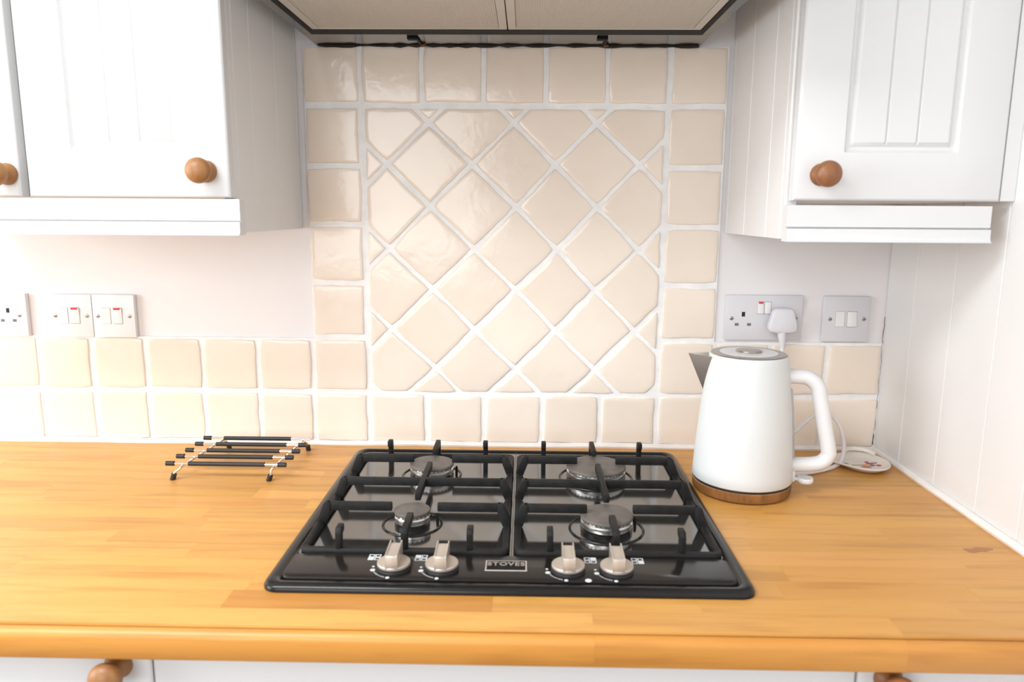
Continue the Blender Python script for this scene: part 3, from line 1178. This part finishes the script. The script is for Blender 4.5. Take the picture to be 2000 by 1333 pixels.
def pins(parent, cx, cz, yf):
    for x0, x1, z0, z1, m_ in ((-.0030, .0030, .0045, .0132, 'black_slot'), (-.0150, -.0078, -.0128, -.0078, 'dark_slot'), (.0078, .0150, -.0128, -.0078, 'dark_slot')):
        B().box(cx + x0, cx + x1, yf - .00025, yf + .001, cz + z0, cz + z1).make('pin_slot', m_, parent)


# left: double socket (cut by the frame), two fused switches side by side
yl = -.0045
s1 = thing('double_socket', 'white double wall socket cut off by the left edge of the picture', 'socket', (-.722, 0, .248), 'double wall sockets')
p1 = plate(s1, -.7900, -.6500, .2075, .2890, yl, 'plastic_white')
pins(p1, -.6855, .2480, yl)
pins(p1, -.7560, .2480, yl)
screw(p1, -.6640, .2475, yl)
screw(p1, -.7780, .2475, yl)
rocker(p1, -.7280, .2700, yl, .0055, .0105)
rocker(p1, -.7130, .2700, yl, .0055, .0105)
for x0, lab in ((-.6055, 'white fused switch with red-topped rocker, left one of the touching pair by the tiles'), (-.5245, 'white fused switch with red-topped rocker, right one of the touching pair by the tiles')):
    s2 = thing('fused_switch', lab, 'switch', (x0 + .04, 0, .247), 'fused wall switches')
    p2 = plate(s2, x0 + .0004, x0 + .0802, .2068, .2882, yl, 'plastic_white')
    screw(p2, x0 + .0100, .2475, yl)
    screw(p2, x0 + .0705, .2475, yl)
    B().box(x0 + .0180, x0 + .0350, yl - .0001, yl + .001, .2325, .2635).make('rocker_shade_plate', 'rocker_gap', p2)  # grey plate outlines the fuse holder with painted gap shade
    B().box(x0 + .0185, x0 + .0345, yl - .0010, yl + .001, .2330, .2630, .0004, 1).make('fuse_holder', 'plastic_rocker', p2)
    rocker(p2, x0 + .0480, .2480, yl, .0085, .0150, True, -1)
# right: double socket behind the kettle and a fused switch near the corner
yr = -.0010
s3 = thing('double_socket', 'white double wall socket behind the kettle with a plug in its right outlet', 'socket', (.733, 0, .255), 'double wall sockets')
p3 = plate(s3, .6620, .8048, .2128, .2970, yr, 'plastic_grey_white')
pins(p3, .6960, .2525, yr)
pins(p3, .7700, .2525, yr)
screw(p3, .6745, .2535, yr)
screw(p3, .7925, .2545, yr)
rocker(p3, .7270, .2735, yr, .0057, .0112, True, 1)
rocker(p3, .7402, .2735, yr, .0057, .0112)
s4 = thing('fused_switch', 'white fused switch standing alone near the right corner', 'switch', (.886, 0, .254), 'fused wall switches')
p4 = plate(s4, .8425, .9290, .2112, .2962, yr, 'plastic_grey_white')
screw(p4, .8560, .2535, yr)
screw(p4, .9185, .2540, yr)
B().box(.8660, .8830, yr - .0001, yr + .001, .2390, .2685).make('rocker_shade_plate', 'rocker_gap', p4)  # same painted gap shade behind this fuse holder
B().box(.8665, .8825, yr - .0010, yr + .001, .2395, .2680, .0004, 1).make('fuse_holder', 'plastic_rocker', p4)
rocker(p4, .8965, .2537, yr, .0085, .0143)

# ------------------------------------------------------------------ extending trivet
tv = thing('trivet', 'chrome trivet rack with black sleeved bars on the worktop', 'trivet', (-.207, -.125, 0.0))
BZ = .0265
bars = [(-.1950, -.3090, -.1068), (-.1578, -.3085, -.1062), (-.1243, -.3078, -.1052), (-.0885, -.3064, -.1045), (-.0525, -.3064, -.1075)]
for i, (y, xa, xb) in enumerate(bars):
    br = B().tube([(xa + .004, y, BZ), (xb - (.004 if i < 4 else 0), y, BZ)], .0021, 10).make('bar', 'chrome', tv)
    la, lb = xa + .038, xb - .036
    B().tube([(la, y, BZ), (lb, y, BZ)], .0038, 12).make('sleeve', 'black_rubber', br, label='black rubber sleeve')
    B().tube([(xa, y, BZ), (xa + .0135, y, BZ)], [.0040, .0042], 12).make('end_cap', 'black_rubber', br)
    if i < 4:
        B().tube([(xb - .0135, y, BZ), (xb, y, BZ)], [.0042, .0040], 12).make('end_cap', 'black_rubber', br)
for xf, xb_, ff in ((-.2815, -.2700, -.2965), (-.1268, -.1200, -.1345)):
    zr = BZ - .0041
    pth = smooth_path([(ff, -.2005, .0065), (ff + .004, -.2015, .0125), (xf - .0030, -.2005, zr - .0035), (xf, -.1930, zr), (xf * .6 + xb_ * .4, -.140, zr), (xb_ * .9 + xf * .1, -.062, zr), (xb_, -.0500, zr - .0015), (xb_ + .003, -.0430, zr - .0070), (xb_ + .004, -.0400, .0090)], 6)
    rl = B().tube(pth, .0022, 10).make('side_rail', 'chrome', tv, smooth=70)
    B().tube([(ff - .0010, -.2002, .0), (ff + .0030, -.2013, .0105)], [.0046, .0044], 12).make('foot', 'black_rubber', rl)
    B().tube([(xb_ + .0045, -.0385, .0), (xb_ + .0038, -.0405, .0105)], [.0046, .0044], 12).make('foot', 'black_rubber', rl)

# ------------------------------------------------------------------ ceramic spoon rest in the corner
sr = thing('spoon_rest', 'cream ceramic spoon rest with painted flowers in the right corner', 'spoon rest', (.896, -.092, 0.0))
n = 56
scx, scy = .897, -.094


def outline(s, z, tipw=1.0):
    pts = []
    for i in range(n):
        a = 2 * math.pi * i / n
        r_ = .0430 * s
        x, y = r_ * math.cos(a), r_ * 1.18 * math.sin(a)
        d = math.cos(a - math.radians(172))
        if d > 0:
            x -= .0185 * s * d ** 8 * tipw
        pts.append(Vector((scx + x, scy + y, z)))
    return pts


B().rings([outline(.62, .0004, 0), outline(.72, .0012, .2), outline(.90, .0075, .7), outline(.99, .0100), outline(1.0, .0116), outline(.975, .0128), outline(.93, .0120), outline(.84, .0082, .7), outline(.66, .0052, .2), outline(.3, .0046, 0)]).make('dish', 'ceramic_cream', sr, smooth=60)
# raised loop at the back
lp = smooth_path([(scx - .016, scy + .0440, .0140), (scx - .008, scy + .0490, .0175), (scx + .010, scy + .0480, .0185), (scx + .026, scy + .0380, .0175), (scx + .034, scy + .0280, .0140)], 8)
B().tube(lp, .0042, 12).make('loop_handle', 'ceramic_cream', sr, smooth=70)


def dab(cx, cy, L, W, ang, m_):
    z = .0056
    pts = []
    for i in range(12):
        a = 2 * math.pi * i / 12
        x, y = L * math.cos(a), W * math.sin(a)
        c, s = math.cos(math.radians(ang)), math.sin(math.radians(ang))
        px, py = cx + x * c - y * s, cy + x * s + y * c
        rr_ = math.hypot((px - scx) / .0430, (py - scy) / (.0430 * 1.18))
        h = .0048 if rr_ < .3 else (.0046 + .0006 * (rr_ - .3) / .36 if rr_ < .66 else .0052 + .0038 * (rr_ - .66) / .18)
        pts.append(Vector((px, py, h)))
    up = Vector((0, 0, .0005))
    B().rings([[p - up for p in pts], [p + up for p in pts]]).make('painted_flower', m_, sr)


dab(scx - .010, scy - .004, .012, .0026, 6, 'leaf_grey_green')
dab(scx + .004, scy - .006, .0075, .0055, 30, 'flower_orange')
dab(scx + .015, scy - .004, .0050, .0045, 60, 'flower_plum')
dab(scx + .018, scy + .006, .0110, .0022, 10, 'flower_plum')
dab(scx + .025, scy - .006, .0045, .0045, 50, 'flower_red')
dab(scx + .000, scy - .014, .010, .0024, -6, 'flower_red')
dab(scx - .028, scy + .002, .0040, .0032, 40, 'leaf_grey_green')
dab(scx + .012, scy + .012, .0040, .0034, 20, 'flower_red')
